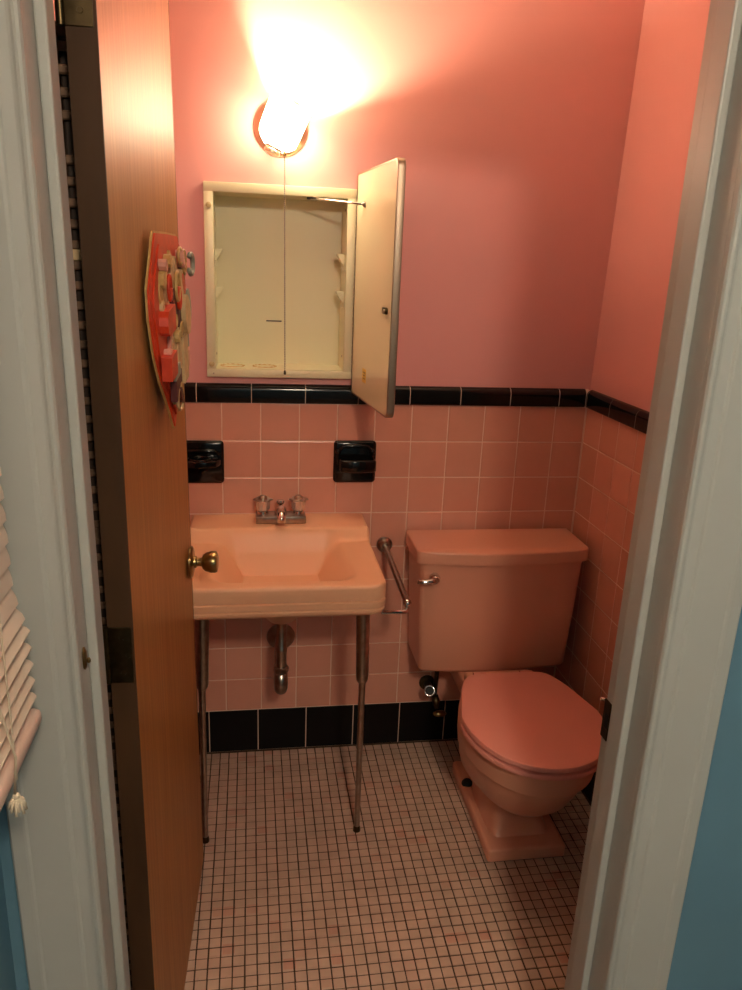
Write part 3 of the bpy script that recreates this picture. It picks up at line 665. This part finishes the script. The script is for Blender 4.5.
sh = [sq(mouth - ax * t, h, r) for t, h, r in [(LEN, .022, .006), (LEN - .002, .026, .006), (.090, .040, .006), (.078, .0500, .006), (.050, .0515, .006), (.0, .0525, .005), (.0, .0497, .004), (.050, .0487, .005), (.076, .0470, .005), (.088, .037, .005), (.099, .020, .005)]]
shade = obj('glass_shade', loft(sh[:6], cap=False), 'shade', lp, smooth=50, label='glowing white glass shade')
obj('shade_lining', loft([sh[5]] + sh[6:], cap=False), 'lining', shade, smooth=50)
obj('shade_floor', loft([sh[0], sh[-1]]), 'lining', shade)
sock = obj('socket', lathe(mouth - ax * (LEN + .004), -ax, [(0, .019), (.004, .021), (.012, .020), (.014, .012)], 18), 'canopy', lp, smooth=40)
obj('socket_arm', tube([mouth - ax * (LEN + .012), Vector((-.945, -.045, 1.792)), Vector((-.935, -.012, 1.815))], .009, 12), 'canopy', lp, smooth=0)
obj('outlet', tube([Vector((-.953, -.016, 1.808)), Vector((-.949, -.018, 1.804)), Vector((-.944, -.0185, 1.801))], .0075, 10), 'worn', lp, smooth=0)
obj('bulb', ball(mouth - ax * .078, .015, 14, 8), 'shade', lp, smooth=0)
obj('chain_spout', lathe((-.9145, -.082, 1.802), -Z, [(0, .0035), (.022, .0035), (.024, .0042), (.030, .0042)], 10), 'brass', lp, smooth=40)
ch = bmesh.new(); nb = 118; ztop, zbot = 1.773, 1.236
for i in range(nb):
    z = ztop + (zbot - ztop) * i / (nb - 1); ball((-.9145 + .0045 * i / nb, -.082, z), 0.0021, 6, 4, bm=ch)
tube([(-.9145, -.082, ztop), (-.9100, -.082, zbot)], .0006, 5, bm=ch)
cc = obj('pull_chain', ch, 'worn', lp, smooth=0); cc['kind'] = 'stuff'
obj('chain_end', lathe((-.9100, -.082, zbot + .004), -Z, [(0, .0015), (.003, .0030), (.010, .0036), (.012, .002)], 10), 'bronze', lp, smooth=0)
ld = bpy.data.lights.new('bulb_light', 'POINT'); ld.energy = BULB_POWER; ld.color = LAMP_COL; ld.shadow_soft_size = .012
lo = bpy.data.objects.new('bulb_light', ld); C.objects.link(lo); lo.parent = lp; lo.location = (mouth - ax * .054) - WL[lp.name]

# ------------------------------------------------------------------ hall: venetian blind, ceiling lamp
vb = thing('venetian_blind', 'cream venetian blind with gathered bottom slats at the hall window', 'blind', (-1.27, -1.85, 1.0))
BX, BY0, BY1 = -1.272, -2.30, -1.345
def slat_bm(z, ang, wd=.05):
    pts = []; n = 6
    for i in range(n + 1):
        a = -wd / 2 + wd * i / n; arch = .003 * (1 - (2 * a / wd) ** 2); pts.append((a, arch + .0007))
    for i in range(n, -1, -1):
        a = -wd / 2 + wd * i / n; arch = .003 * (1 - (2 * a / wd) ** 2); pts.append((a, arch - .0007))
    ca, sa = math.cos(ang), math.sin(ang)
    rr = [(BX + p * ca - q * sa, z + p * sa + q * ca) for p, q in pts]
    def ring(y, k): return [Vector((BX + (x - BX) * k, y, z + (zz - z) * k)) for x, zz in rr]
    return loft([ring(BY0, .75), ring(BY0 + .008, 1), ring(BY1 - .008, 1), ring(BY1, .75)])
obj('bottom_rail', box(BX - .026, BX + .028, BY0, BY1, .995, 1.016, .008, 3), 'rail', vb, smooth=40)
zs = [(1.034 + k * .0215, -.03 - .03 * k) for k in range(5)]
z = zs[-1][0]
k = 0
while z < 1.93:
    z += .025; zs.append((z, (-.62, -.95)[k] if k < 2 else -1.12)); k += 1
for z, a in zs: obj('slat', slat_bm(z, a), 'slat', vb, smooth=40)
obj('head_rail', box(BX - .03, BX + .03, BY0 - .005, BY1 + .005, 1.955, 2.0, .003), 'rail', vb)
for y in (-1.46, -1.83, -2.2):
    for s in (-.0265, .0295): obj('ladder_cord', tube([(BX + s, y, 1.0), (BX + s, y, 1.96)], .0009, 6), 'cord', vb)
obj('lift_cord', tube([(BX + .033, -1.52, 1.96), (BX + .034, -1.515, 1.5), (BX + .040, -1.50, 1.2), (BX + .034, -1.505, 1.12), (BX + .042, -1.495, 1.05), (BX + .036, -1.49, 1.005)], .0013, 6), 'cord', vb, smooth=0)
tz = (BX + .036, -1.487, 1.0)
b = ball(tz, .004, 10, 6)
for i in range(14):
    a = i * 2.4; tube([tz, (tz[0] + .006 * math.cos(a), tz[1] + .006 * math.sin(a), tz[2] - .006), (tz[0] + .008 * math.cos(a), tz[1] + .008 * math.sin(a), tz[2] - .010 - .004 * (i % 3))], .0016, 5, bm=b)
obj('tassel', b, 'cord', vb, smooth=0)
hl = thing('hall_ceiling_lamp', 'round glass ceiling lamp lighting the blue hall', 'lamp', (-.70, -2.95, ZC))
obj('canopy', lathe((-.70, -2.95, ZC), -Z, [(0, .12), (.02, .12), (.03, .10)], 28), 'white', hl, smooth=40)
M['globe'] = mat('hall_globe', (.9, .9, .88), .3, emit=HALL_COL, estr=HALL_POWER)
obj('glass_globe', ball((-.70, -2.95, ZC - .085), .115, 24, 12, sc=(1, 1, .62)), 'globe', hl, smooth=0)
